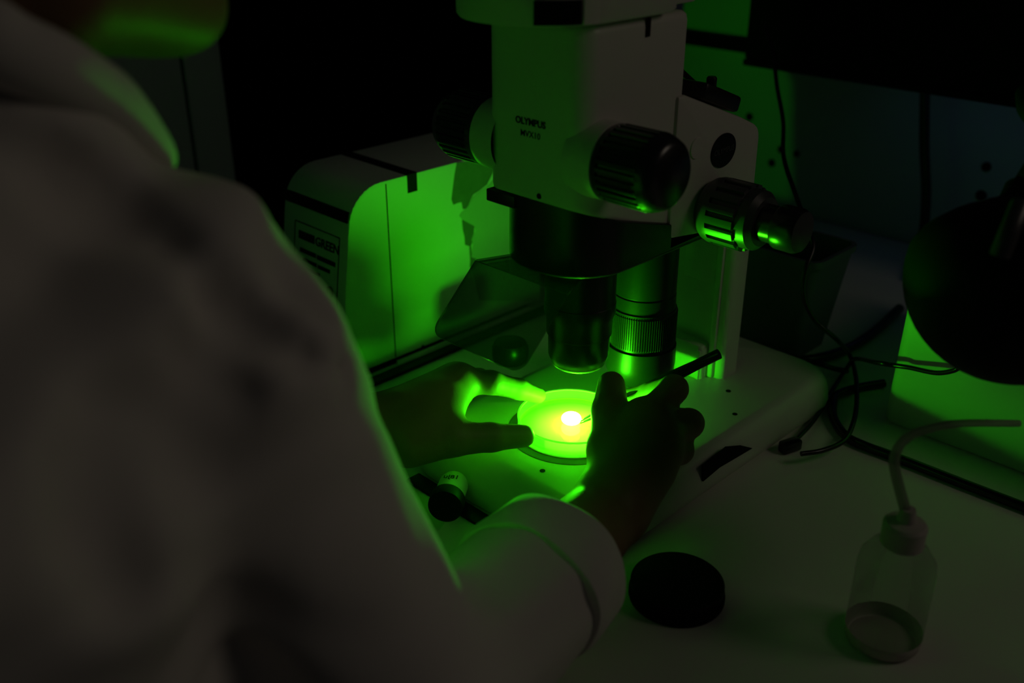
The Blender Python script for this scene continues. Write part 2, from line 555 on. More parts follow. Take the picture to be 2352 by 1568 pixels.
# inclined eyepiece tubes (above the frame)
for sx in (-0.028, 0.028):
    e = lathe('eyepiece', [(0.0165, 0), (0.0165, 0.06), (0.0185, 0.062), (0.0185, 0.095), (0.015, 0.098), (0.012, 0.096), (0, 0.096)], M_BLACK, (sx, -0.075, 0.425), (0, -0.62, 0.55), 32, mic)
loft('tube_housing', [[(x, y + dy, z) for x, y in rrect(-0.05, 0.05, -0.085, 0.03, 0.03, 0.01, 8)] for z, dy in ((0.43, 0), (0.47, 0.0), (0.50, 0.01))], M_WHITE, mic)


def ribbed(nr, depth, h0, h1, duty=0.5):
    """radius function for lengthwise grip slots between heights h0 and h1."""
    def fn(r, h, t, j):
        if h0 <= h <= h1:
            ph = (t / (2 * math.pi) * nr) % 1.0
            d = abs(ph - 0.5) / 0.5
            if d < duty:
                return r - depth * min(1.0, (duty - d) / 0.12)
        return r
    return fn


for sx in (1, -1):
    kn = lathe('zoom_knob', [(0.0, 0.0578), (0.0245, 0.0578), (0.0262, 0.0592), (0.0268, 0.063), (0.0268, 0.0635), (0.0268, 0.066), (0.0268, 0.084), (0.0268, 0.0930), (0.0266, 0.0952), (0.0262, 0.0958), (0.0252, 0.099), (0.0232, 0.1035), (0.0195, 0.1065), (0, 0.107)],
               M_KNOB, (0, -0.03, 0.286), (sx, 0, 0), 28 * 8, mic, 40, False, ribbed(30, 0.0016, 0.0635, 0.0953, 0.5))
    lathe('zoom_boss', [(0.0276, 0.034), (0.0274, 0.046), (0.0270, 0.052), (0.0266, 0.0578), (0, 0.0578)], M_WHITE, (0, -0.03, 0.286), (sx, 0, 0), 64, mic, 40, False)
    fk = lathe('focus_knob', [(0.0, 0.0500), (0.0200, 0.0500), (0.0225, 0.0525), (0.0250, 0.0560), (0.0250, 0.0565), (0.0262, 0.060), (0.0264, 0.0645), (0.0264, 0.0650), (0.0264, 0.067), (0.0264, 0.070), (0.0264, 0.087), (0.0264, 0.0885), (0.0235, 0.0887), (0.0235, 0.090), (0.0232, 0.097), (0.0190, 0.1015), (0, 0.1015)],
               M_FOCUS, (0, 0.100, 0.222), (sx, 0, 0), 16 * 14, mic, 40, False, ribbed(16, 0.0024, 0.0648, 0.0886, 0.42))
    lathe('fine_knob', [(0.0145, 0.100), (0.0145, 0.114), (0.0165, 0.1142), (0.0172, 0.116), (0.0172, 0.130), (0.0155, 0.1335), (0, 0.1338)], M_KNOB, (0, 0.100, 0.222), (sx, 0, 0), 64, fk)
# nosepiece housing (black), slanted top, U-shaped underside
nr = rrect(-0.050, 0.050, -0.050, 0.118, 0.046, 0.012, 12)


def ntop(y): return 0.2530 - 0.042 * (y + 0.053) / 0.111


rings = [[(x, y, 0.1955) for x, y in shrink(nr, 0.96, 0, 0.02)], [(x, y, 0.1963) for x, y in shrink(nr, 0.985, 0, 0.02)], [(x, y, 0.1985) for x, y in nr],
         [(x, y, 0.5 * 0.1985 + 0.5 * max(ntop(y), 0.203)) for x, y in shrink(nr, 1.0, 0, 0.02)], [(x, y, max(ntop(y), 0.2035)) for x, y in shrink(nr, 0.995, 0, 0.02)]]
loft('nosepiece', rings, M_BLACK, mic, 50)
box('nosepiece_latch', (-0.0475, -0.050, 0.2395), (-0.018, -0.040, 0.2490), M_BLACK, mic, bev=0.001)
# objectives
ob = lathe('objective', [(0.028, 0.1965), (0.028, 0.158), (0.0285, 0.1575), (0.0285, 0.149), (0.0265, 0.144), (0.0262, 0.1305), (0.0256, 0.130), (0.0256, 0.1295), (0.0248, 0.129), (0.0246, 0.112), (0.0238, 0.109), (0.0215, 0.1035), (0.0208, 0.1030), (0.018, 0.1045), (0, 0.1055)], M_BLACK, (0.003, 0.003, 0), (0, 0, 1), 72, mic, 30, False)
lathe('front_ring', [(0.0222, 0.1047), (0.0217, 0.1033), (0.0209, 0.1027), (0.0205, 0.1034)], M_STEEL, (0.003, 0.003, 0), (0, 0, 1), 72, ob, 30, False)
ob2 = lathe('objective', [(0.027, 0.1965), (0.027, 0.140), (0.0265, 0.1395), (0.0265, 0.1385), (0.0272, 0.138), (0.0275, 0.126), (0.0285, 0.1255), (0.0285, 0.0905), (0.0305, 0.090), (0.0307, 0.074), (0.0300, 0.066), (0.0245, 0.0560), (0.021, 0.0550), (0, 0.0560)], M_OBJ, (0, 0.090, 0), (0, 0, 1), 72, mic, 30, False)
lathe('knurled_ring', [(0.0282, 0.1230), (0.0296, 0.1225), (0.0296, 0.0935), (0.0282, 0.0930)], M_OBJ, (0, 0.090, 0), (0, 0, 1), 90 * 6, ob2, 25, False,
      lambda r, h, t, j: r - (0.0009 if 0.3 < (t / (2 * math.pi) * 90) % 1.0 < 0.75 and r > 0.029 else 0))
# smoked acrylic shield: horizontal flange and inclined panel with rounded corners


def shield_pts(w0, w1, L, r, o, ux, uy):
    o, ux, uy = Vector(o), Vector(ux).normalized(), Vector(uy).normalized()
    P = [(-w0, 0), (w0, 0)]
    for cx, cy, a0 in ((w1 - r, L - r, 0), (-w1 + r, L - r, 90)):
        for i in range(7):
            a = math.radians(a0 + 90 * i / 6)
            P.append((cx + r * math.cos(a), cy + r * math.sin(a)))
    return [o + ux * x + uy * y for x, y in P]


down = Vector((0, -0.046, -0.044)).normalized()
sp = shield_pts(0.046, 0.046, 0.066, 0.011, (-0.001, -0.060, 0.1935), (1, 0.03, -0.012), down)
shd = prism('splash_shield', sp, Vector((0, -1, 1)).normalized() * 0.0018, M_SHIELD, mic)
prism('shield_flange', shield_pts(0.046, 0.034, 0.040, 0.012, (-0.001, -0.0603, 0.1935), (1, 0.03, -0.012), (0, 1, 0.02)), (0, 0, 0.0016), M_SHIELD, shd)
# dark round foot knob seen through the shield
lathe('light_port_knob', [(0.016, 0), (0.0175, 0.004), (0.0175, 0.014), (0.015, 0.019), (0.0, 0.020)], M_BLACK, tuple(zpt(1172, 826, 0.038)), (0, 0, 1), 40, mic)

# ------------------------------------------------------------------ petri dish and what glows in it
dish = empty('petri_dish', (0, 0, 0.0389))
tag(dish, 'clear round petri dish glowing bright green on the microscope stage', 'petri dish')
lathe('dish_base', [(0.0440, 0.0390), (0.0440, 0.0402), (0.0, 0.0402)], M_DISH, n=72, parent=dish, cap=False)
lathe('dish_wall', [(0.0436, 0.0392), (0.0447, 0.0392), (0.0449, 0.0520), (0.0436, 0.0520), (0.0434, 0.0402)], M_DWALL, n=96, parent=dish, cap=False)
lathe('dish_rim', [(0.0435, 0.0520), (0.0451, 0.0520), (0.0451, 0.0528), (0.0435, 0.0528), (0.0435, 0.0520)], M_RIM, n=96, parent=dish, cap=False)
lathe('base_rim', [(0.0434, 0.0391), (0.0452, 0.0391), (0.0452, 0.0404), (0.0434, 0.0410)], M_RIM, n=96, parent=dish, cap=False)
med = lathe('culture_medium', [(0.0432, 0.0404), (0.0432, 0.0446), (0.0428, 0.0440), (0.0410, 0.0438), (0.0, 0.0438)], M_MEDIUM, n=72, parent=dish, cap=False)
sp0 = zpt(1312, 966, 0.046)
spec = lathe('glowing_specimen', [(0.0084 * math.cos(math.radians(q)), 0.0049 * (1 + math.sin(math.radians(q)))) for q in range(-60, 91, 10)], M_GLOW, (sp0[0], sp0[1], 0.0434), (0, 0, 1), 40, cap=False)
tag(spec, 'white-hot glowing specimen in the middle of the petri dish', 'specimen')

# ------------------------------------------------------------------ white instrument box on the left
ib = empty('instrument_box', (-0.313, 0.08, 0))
tag(ib, 'white rounded instrument box with black tape strips left of the microscope', 'instrument box')
prof = [(-0.048, 0.006), (-0.0455, 0.02), (-0.0365, 0.100), (-0.0290, 0.150)]
cy, cz, rr = 0.0125, 0.1555, 0.0395
for i in range(1, 10):
    a = math.radians(180 - 90 * i / 9 - 4 * (1 - i / 9))
    prof.append((cy + (rr + 0.0005) * math.cos(a), cz + rr * math.sin(a)))
prof += [(0.215, 0.195), (0.222, 0.188), (0.222, 0.006)]
bodyb = prism('housing', [(-0.366, y, z) for y, z in prof], (0.108, 0, 0), M_CASE, ib, bev=0.0022)
box('plinth', (-0.362, -0.030, 0.0), (-0.2595, 0.215, 0.007), M_HOLE, ib)
box('side_seam', (-0.2586, 0.0178, 0.008), (-0.2577, 0.0190, 0.192), M_HOLE, ib)
box('bottom_flange', (-0.258, 0.019, 0.0), (-0.2545, 0.215, 0.0035), M_CASE, ib, bev=0.0005)
lathe('side_screw', [(0.0022, 0), (0.002, 0.0006), (0, 0.0006)], M_HOLE, (-0.2582, *xpt(971, 796, -0.2582)[1:]), (1, 0, 0), 14, ib)


def front_y(z): return -0.0365 + (z - 0.100) * (0.0075 / 0.05)


# tape over the top and part of the side, and tape band across the front
box('tape_strip', (-0.3665, 0.044, 0.1949), (-0.2578, 0.057, 0.1956), M_TAPE, ib)
box('tape_strip', (-0.2582, 0.0445, 0.177), (-0.2574, 0.0565, 0.1952), M_TAPE, ib)
prism('tape_strip', [(-0.367, front_y(0.163) - 0.0008, 0.163), (-0.2595, front_y(0.163) - 0.0008, 0.163), (-0.2595, front_y(0.173) + 0.0003, 0.173), (-0.367, front_y(0.173) + 0.0003, 0.173)], (0, 0.0015, 0), M_TAPE, ib)
# printed notice on the front
up = Vector((0, 0.0075, 0.05)).normalized()


def fpt(x, z, o=0.0006): return Vector((x, front_y(z) - o, z))


for n_, (xa, za, xb, zb_) in enumerate(((-0.345, 0.1465, -0.271, 0.1465), (-0.271, 0.072, -0.271, 0.1465), (-0.345, 0.072, -0.345, 0.1465), (-0.345, 0.072, -0.271, 0.072))):
    w2 = 0.0004
    a_, b_ = fpt(xa, za), fpt(xb, zb_)
    if za == zb_:
        q = [a_ - up * w2, b_ - up * w2, b_ + up * w2, a_ + up * w2]
    else:
        q = [a_ - Vector((w2, 0, 0)), a_ + Vector((w2, 0, 0)), b_ + Vector((w2, 0, 0)), b_ - Vector((w2, 0, 0))]
    prism('notice_border', q, (0, 0.0008, 0), M_PRINT, ib)
text_mesh('notice_print', 'GREEN', 0.0125, M_PRINT, ib, fpt(-0.290, 0.134), (1, 0, 0), up, bold=0.00025)
for xa, xb, zc, hh in ((-0.338, -0.3115, 0.1345, 0.0040), (-0.335, -0.308, 0.1195, 0.0022), (-0.306, -0.276, 0.1190, 0.0022), (-0.330, -0.306, 0.1105, 0.0018), (-0.304, -0.284, 0.1100, 0.0018), (-0.330, -0.300, 0.102, 0.0016)):
    prism('notice_print', [fpt(xa, zc - hh), fpt(xb, zc - hh), fpt(xb, zc + hh), fpt(xa, zc + hh)], (0, 0.0006, 0), M_PRINT, ib)
lathe('notice_mark', [(0.006, 0), (0.006, 0.0006), (0, 0.0006)], M_PRINT, fpt(-0.283, 0.090, 0.0001), (0, -1, 0.15), 20, ib)


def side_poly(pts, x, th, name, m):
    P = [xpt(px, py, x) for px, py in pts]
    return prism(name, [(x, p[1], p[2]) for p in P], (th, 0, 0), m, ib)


# torn paper label on the side: a dark glue patch with ragged edges and the remaining paper
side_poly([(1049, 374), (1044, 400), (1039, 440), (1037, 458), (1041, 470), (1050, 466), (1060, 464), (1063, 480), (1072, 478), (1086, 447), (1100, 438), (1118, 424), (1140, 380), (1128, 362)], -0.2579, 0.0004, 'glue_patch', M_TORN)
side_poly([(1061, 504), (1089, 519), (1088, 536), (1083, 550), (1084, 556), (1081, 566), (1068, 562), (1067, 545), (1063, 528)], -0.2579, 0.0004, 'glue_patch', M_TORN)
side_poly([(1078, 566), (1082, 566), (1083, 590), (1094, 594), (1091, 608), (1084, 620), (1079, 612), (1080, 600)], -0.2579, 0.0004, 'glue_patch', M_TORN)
side_poly([(1086, 452), (1078, 468), (1070, 479), (1060, 487), (1055, 495), (1062, 504), (1089, 519), (1092, 530), (1084, 552), (1086, 562), (1082, 590), (1094, 594), (1085, 625), (1090, 640), (1100, 690), (1240, 690), (1240, 400), (1150, 395), (1118, 428), (1098, 442)], -0.2577, 0.0003, 'torn_label', M_FILM)

# black strips stuck to the bench
t1 = box('rubber_strip', (-0.2475, -0.12, 0.0), (-0.234, 0.23, 0.004), M_TAPE, bev=0.0008)
tag(t1, 'long black rubber strip on the bench beside the white box', 'strip')
t2 = box('rubber_strip', (-0.083, -0.113, 0.0), (0.062, -0.0985, 0.003), M_TAPE, bev=0.0008)
tag(t2, 'black rubber strip on the bench along the front of the microscope base', 'strip')

# ------------------------------------------------------------------ specimen vial lying at the front of the base
vl = empty('specimen_vial', (-0.016, -0.112, 0.003))
a0 = np.array([-0.010, -0.133, 0.0215])
a1 = np.array([-0.028, -0.109, 0.0195])
ax = (a1 - a0) / np.linalg.norm(a1 - a0)
lathe('vial_body', [(0, 0.012), (0.0118, 0.012), (0.0120, 0.014), (0.0118, 0.034), (0.0105, 0.038), (0.0, 0.0385)], M_VIAL, a0, ax, 36, vl)
lathe('vial_cap', [(0, -0.001), (0.0118, -0.001), (0.0135, 0.0006), (0.0138, 0.003), (0.0138, 0.012), (0.0128, 0.0135), (0, 0.0135)], M_CAP, a0, ax, 40, vl)
tv = Vector(ax)
side = (Vector(CAM) - Vector(a0)).normalized()
nrm = (Vector((0, 0, 1)) - tv * tv.z).normalized()
xd = tv.cross(nrm)
text_mesh('vial_lettering', '18Ju', 0.0072, M_PRINT, vl, Vector(a0) + tv * 0.026 + nrm * 0.0119, xd * -1, tv, bold=0.0001)
tag(vl, 'small white vial with a black cap lying in front of the microscope base', 'vial')

# ------------------------------------------------------------------ forceps
ft = np.array([0.006, 0.004, 0.0462])
fr = dpt(1652, 812, 0.775)
fo = empty('forceps', tuple(ft))
d_ = Vector(fr - ft)
L_ = d_.length
dn = d_.normalized()
sd = dn.cross(Vector((0, 0, 1))).normalized()
nn = sd.cross(dn)
for s_ in (1, -1):
    V, Fc = [], []
    N = 24
    for i in range(N + 1):
        t = i / N
        spread = 0.0030 * math.sin(math.pi * min(1, t * 0.95 + 0.02)) ** 0.8
        wd = 0.0004 + 0.0040 * min(1.0, t * 1.8) * (1 if t < 0.85 else 0.9)
        c = Vector(ft) + dn * (L_ * t) + nn * (s_ * (spread + 0.0003))
        for (u_, v_) in ((-wd, -0.0006), (wd, -0.0006), (wd, 0.0006), (-wd, 0.0006)):
            V.append(c + sd * u_ + nn * v_)
    for i in range(N):
        for j in range(4):
            k = (j + 1) % 4
            Fc.append((i * 4 + j, i * 4 + k, (i + 1) * 4 + k, (i + 1) * 4 + j))
    Fc += [(3, 2, 1, 0), (N * 4, N * 4 + 1, N * 4 + 2, N * 4 + 3)]
    pydata('arm', V, Fc, M_KNOB, fo, True, 40)
tube('handle_end', [Vector(ft) + dn * (L_ * 0.70), Vector(ft) + dn * (L_ * 1.0)], 0.0042, M_KNOB, fo, 12, 2)
tag(fo, 'black slender forceps held in the right hand over the dish', 'forceps')

# ------------------------------------------------------------------ lens cap on the bench
lc = empty('lens_cap', (0.163, -0.069, 0))
c0 = zpt(1553, 1368, 0.0)
lathe('cap_shell', [(0.0, 0.0), (0.0330, 0.0), (0.0335, 0.001), (0.0335, 0.0060), (0.0322, 0.0064), (0.0322, 0.0085), (0.0328, 0.0090), (0.0328, 0.0130), (0.0316, 0.0142), (0.0, 0.0142)], M_CAP, (c0[0], c0[1], 0), (0, 0, 1), 72, lc, 35, False)
lathe('grip_band', [(0.0338, 0.0012), (0.0338, 0.0056)], M_CAP, (c0[0], c0[1], 0), (0, 0, 1), 90 * 4, lc, 25, False, lambda r, h, t, j: r - (0.0006 if (t / (2 * math.pi) * 90) % 1.0 < 0.5 else 0))
tag(lc, 'round black lens cap lying flat on the bench', 'lens cap')

# ------------------------------------------------------------------ wash bottle in the right foreground
bt = zpt(2024, 1468, 0.0)
wbt = empty('wash_bottle', tuple(bt))
tag(wbt, 'translucent white wash bottle with curved spout standing on the bench', 'bottle')
bo = (bt[0], bt[1], 0)
lathe('bottle_body', [(0.0, 0.001), (0.020, 0.0006), (0.0235, 0.003), (0.0245, 0.010), (0.0245, 0.060), (0.0235, 0.067), (0.0185, 0.075), (0.0125, 0.080), (0.0110, 0.082), (0.0110, 0.088)], M_BOTTLE, bo, (0, 0, 1), 48, wbt, 60, False)
lathe('bottle_foot', [(0.0, 0.0034), (0.019, 0.0034), (0.021, 0.0016), (0.0238, 0.0028), (0.0249, 0.010), (0.0247, 0.0115)], M_PALE, bo, (0, 0, 1), 48, wbt, 60, False)
capb = lathe('bottle_cap', [(0.0130, 0.080), (0.0132, 0.094), (0.0120, 0.0960), (0.006, 0.0975), (0.0045, 0.106), (0.0, 0.106)], M_PALE, bo, (0, 0, 1), 40, wbt, 35, False,
             lambda r, h, t, j: r + (0.0004 * math.cos(t * 40) if h < 0.0945 else 0))
bd = np.linalg.norm(np.dot(np.array([bo[0], bo[1], 0.11]) - CAM, FV))
tube('spout', [(bo[0], bo[1], 0.100), dpt(2056, 1080, bd), dpt(2058, 1040, bd), dpt(2080, 1008, bd + .005), dpt(2130, 985, bd + .012), dpt(2210, 972, bd + .022), dpt(2340, 972, bd + .038)], lambda t: 0.0036 - 0.0012 * t, M_TUBE, wbt, 12)

# ------------------------------------------------------------------ pale case and black lamp at the right
cs = empty('storage_case', (0.35, 0.35, 0))
tag(cs, 'pale rounded case at the right edge with green light on its face', 'case')
rings = []
for z, i_ in ((0.0005, 0.003), (0.003, 0.0), (0.128, 0.004), (0.134, 0.006), (0.137, 0.011)):
    rings.append([(x, y, z) for x, y in rrect(0.150 + i_ * 0.3, 0.62 - i_, 0.2655 + i_ * 0.5, 0.52 - i_, 0.012, 0.012, 6)])
loft('case_shell', rings, M_CASE, cs, 40)
box('case_lid_seam', (0.165, 0.2657, 0.1270), (0.60, 0.2666, 0.1280), M_HOLE, cs)
lamp = empty('lamp_head', (1.00, 0.06, 0.0))
lc_ = dpt(2338, 638, 0.62)
ldep = float(np.dot(lc_ - CAM, FV))
na = Vector(dpt(2150, 1040, ldep) - dpt(2330, 640, ldep)).normalized()
up_ax = Vector(dpt(2338 + 28, 638 - 260, ldep + 0.02) - lc_).normalized()
R0 = 247 / FPX * ldep
prof = []
for i in range(0, 15):
    a = math.radians(-90 + 102 * i / 14)
    prof.append((max(0.0, R0 * math.cos(a)), R0 * math.sin(a)))
prof += [(R0 * 0.90, R0 * 0.33), (R0 * 0.76, R0 * 0.45), (R0 * 0.55, R0 * 0.58), (R0 * 0.34, R0 * 0.70), (R0 * 0.24, R0 * 0.80), (R0 * 0.20, R0 * 0.95), (0, R0 * 0.95)]
lathe('shade', prof, M_LAMP, tuple(lc_), tuple(up_ax), 64, lamp, 60, False)
tube('arm', [Vector(lc_) + up_ax * (R0 * 0.85), dpt(2440, 330, ldep), dpt(2560, 200, ldep), (0.86, 0.02, 0.38), (0.97, 0.05, 0.30), (1.00, 0.06, 0.0)], 0.012, M_LAMP, lamp, 14)
lathe('foot', [(0.07, 0.0), (0.07, 0.01), (0.02, 0.02), (0, 0.02)], M_LAMP, (1.00, 0.06, 0.0), (0, 0, 1), 40, lamp)
tube('highlight_rod', [dpt(2296, 588, ldep - R0 * 0.86), dpt(2320, 530, ldep - R0 * 0.92), dpt(2346, 468, ldep - R0 * 0.85)], 0.0058, M_FOCUS, lamp, 14, 4)  # rod added to catch a green strip highlight on the shade
tag(lamp, 'large black rounded lamp head in front of the pale case', 'lamp')

# ------------------------------------------------------------------ plastic bin behind the column
bn = empty('storage_bin', (-0.03, 0.33, 0))
tag(bn, 'open dark teal plastic bin behind the microscope column', 'bin')
bx0, bx1, by0, by1, bh = -0.11, 0.046, 0.302, 0.386, 0.115
ro = rrect(bx0, bx1, by0, by1, 0.012, 0.012, 5)
ri = rrect(bx0 + 0.002, bx1 - 0.002, by0 + 0.002, by1 - 0.002, 0.011, 0.011, 5)
ti = lambda P, k: [(-0.032 + (x + 0.032) * k, 0.344 + (y - 0.344) * k) for x, y in P]
rings = [[(x, y, 0.0005) for x, y in ti(ro, 0.80)], [(x, y, bh) for x, y in ro], [(x, y, bh) for x, y in ri], [(x, y, 0.004) for x, y in ti(ri, 0.80)]]
loft('bin_shell', rings, M_BIN, bn, 40)
rings = [[(x, y, bh - 0.006) for x, y in ti(ro, 1.03)], [(x, y, bh + 0.001) for x, y in ti(ro, 1.03)], [(x, y, bh + 0.001) for x, y in ri], [(x, y, bh - 0.006) for x, y in ri]]
n_ = len(ro)
V = [p for r in rings for p in r]
Fc = [(j * n_ + i, j * n_ + (i + 1) % n_, ((j + 1) % 4) * n_ + (i + 1) % n_, ((j + 1) % 4) * n_ + i) for j in range(4) for i in range(n_)]
pydata('bin_rim', V, Fc, M_BIN, bn, True, 40)

# ------------------------------------------------------------------ cables
def bz(pts, z): return [zpt(px, py, z) for px, py in pts]


top = [((1757, 60), 1.12), ((1775, 120), 1.10), ((1785, 200), 1.08), ((1799, 280), 1.06), ((1800, 360), 1.01), ((1825, 440), 0.97), ((1852, 515), 0.945), ((1868, 565), 0.935), ((1850, 620), 0.93), ((1846, 680), 0.935), ((1872, 735), 0.945), ((1920, 778), 0.955)]
pth = [dpt(*p, d) for p, d in top] + bz([(1950, 812), (1965, 860), (1968, 920)], 0.0115) + bz([(1960, 970), (1938, 1012), (1890, 1034), (1840, 1042)], 0.0125)
tag(tube('thin_cable', pth, 0.0023, M_RUBBER), 'thin glossy black cable looping down from the shelf to the base', 'cable')
cb = empty('plug_cable', tuple(zpt(1815, 1020, 0.0)))
tube('cord', bz([(1822, 1016), (1868, 966), (1912, 896), (1945, 846)], 0.006) + [zpt(1964, 824, 0.022), ypt(2012, 832, 0.252), ypt(2055, 839, 0.250), ypt(2090, 844, 0.248), ypt(2150, 856, 0.240), ypt(2192, 850, 0.235), ypt(2206, 838, 0.235)], 0.0022, M_RUBBER, cb)
pq = zpt(1815, 1022, 0.006)
box('plug', (pq[0] - 0.005, pq[1] - 0.010, 0.0005), (pq[0] + 0.005, pq[1] + 0.010, 0.011), M_RUBBER, cb, bev=0.002, rot=Matrix.Rotation(-0.3, 3, 'Z'))
tag(cb, 'black cable with a square plug lying at the side of the base', 'cable')
tag(tube('power_cable', bz([(2030, 880), (1972, 890), (1922, 908), (1912, 940), (1918, 968), (1945, 1003), (1990, 1025), (2040, 1043), (2110, 1070), (2230, 1117), (2420, 1190), (2700, 1300), (3000, 1390)], 0.0044), 0.0042, M_RUBBER, n=14), 'thick black power cable running straight across the bench in front of the case', 'cable')
tag(tube('arched_hose', bz([(1705, 818), (1765, 826), (1850, 827), (1930, 808), (2000, 768), (2066, 708)], 0.0058), 0.0054, M_RUBBER, n=14), 'thick black hose curving on the bench behind the microscope base', 'hose')
sz = [((1735, 800), .0034), ((1775, 811), .0080), ((1820, 820), .0150), ((1870, 832), .0170), ((1915, 846), .0120), ((1945, 852), .0032)]
tag(tube('short_cable', [zpt(*p, z) for p, z in sz], 0.0027, M_RUBBER), 'short black cable lying across the thick hose', 'cable')
hp = [ypt(2122, 190, 0.700), ypt(2123, 330, 0.700), ypt(2127, 450, 0.700), ypt(2118, 560, 0.690)]
e_ = zpt(2095, 640, 0.006)
tag(tube('hanging_cable', [np.array([hp[0][0], 0.70, 0.2275])] + hp[1:] + [e_], 0.0062, M_RUBBER, n=14), 'thick black cable hanging straight down in front of the partition', 'cable')
sc0 = ypt(1586, 180, 0.30)
tag(tube('light_guide', [ypt(1560, 160, 0.17), ypt(1590, 188, 0.17), ypt(1625, 215, 0.16), np.array([0.0, 0.150, 0.300])], 0.0028, M_RUBBER), 'black light guide cable behind the microscope arm', 'cable')

# ------------------------------------------------------------------ person (bodies grown from blended round cones)
def seg_d(p, a, b, ra, rb):
    ab = b - a
    t = np.clip(((p - a) @ ab) / max(1e-12, ab @ ab), 0, 1)
    q = p - a - t[:, None] * ab
    return np.sqrt((q * q).sum(1)) - (ra + (rb - ra) * t)


class SDF:
    def __init__(s): s.P = []

    def cone(s, a, b, ra, rb=None, k=0.004, op=1):
        s.P.append(('c', np.array(a, float), np.array(b, float), ra, ra if rb is None else rb, k, op))
        return s

    def chain(s, pts, rs, k=0.004):
        for i in range(len(pts) - 1):
            s.cone(pts[i], pts[i + 1], rs[i], rs[i + 1], k if i == 0 else min(k, 0.004))
        return s

    def ell(s, c, r, k=0.004, rot=None, op=1):
        s.P.append(('e', np.array(c, float), np.array(r, float), np.eye(3) if rot is None else np.array(rot), None, k, op))
        return s

    def one(s, pr, p):
        if pr[0] == 'c':
            return seg_d(p, pr[1], pr[2], pr[3], pr[4])
        q = (p - pr[1]) @ pr[3]
        k0 = np.sqrt(((q / pr[2]) ** 2).sum(1))
        k1 = np.sqrt(((q / pr[2] ** 2) ** 2).sum(1))
        return np.where(k1 < 1e-9, -pr[2].min(), k0 * (k0 - 1) / np.maximum(k1, 1e-9))

    def ev(s, p, prims=None, warp=None):
        d = np.full(len(p), 1e3)
        for pr in (s.P if prims is None else prims):
            di = s.one(pr, p)
            k = pr[5]
            if pr[6] > 0:
                h = np.clip(0.5 + 0.5 * (di - d) / k, 0, 1)
                d = di * (1 - h) + d * h - k * h * (1 - h)
            else:
                h = np.clip(0.5 - 0.5 * (d + di) / k, 0, 1)
                d = d * (1 - h) - di * h + k * h * (1 - h)
        return d if warp is None else d + warp(p)


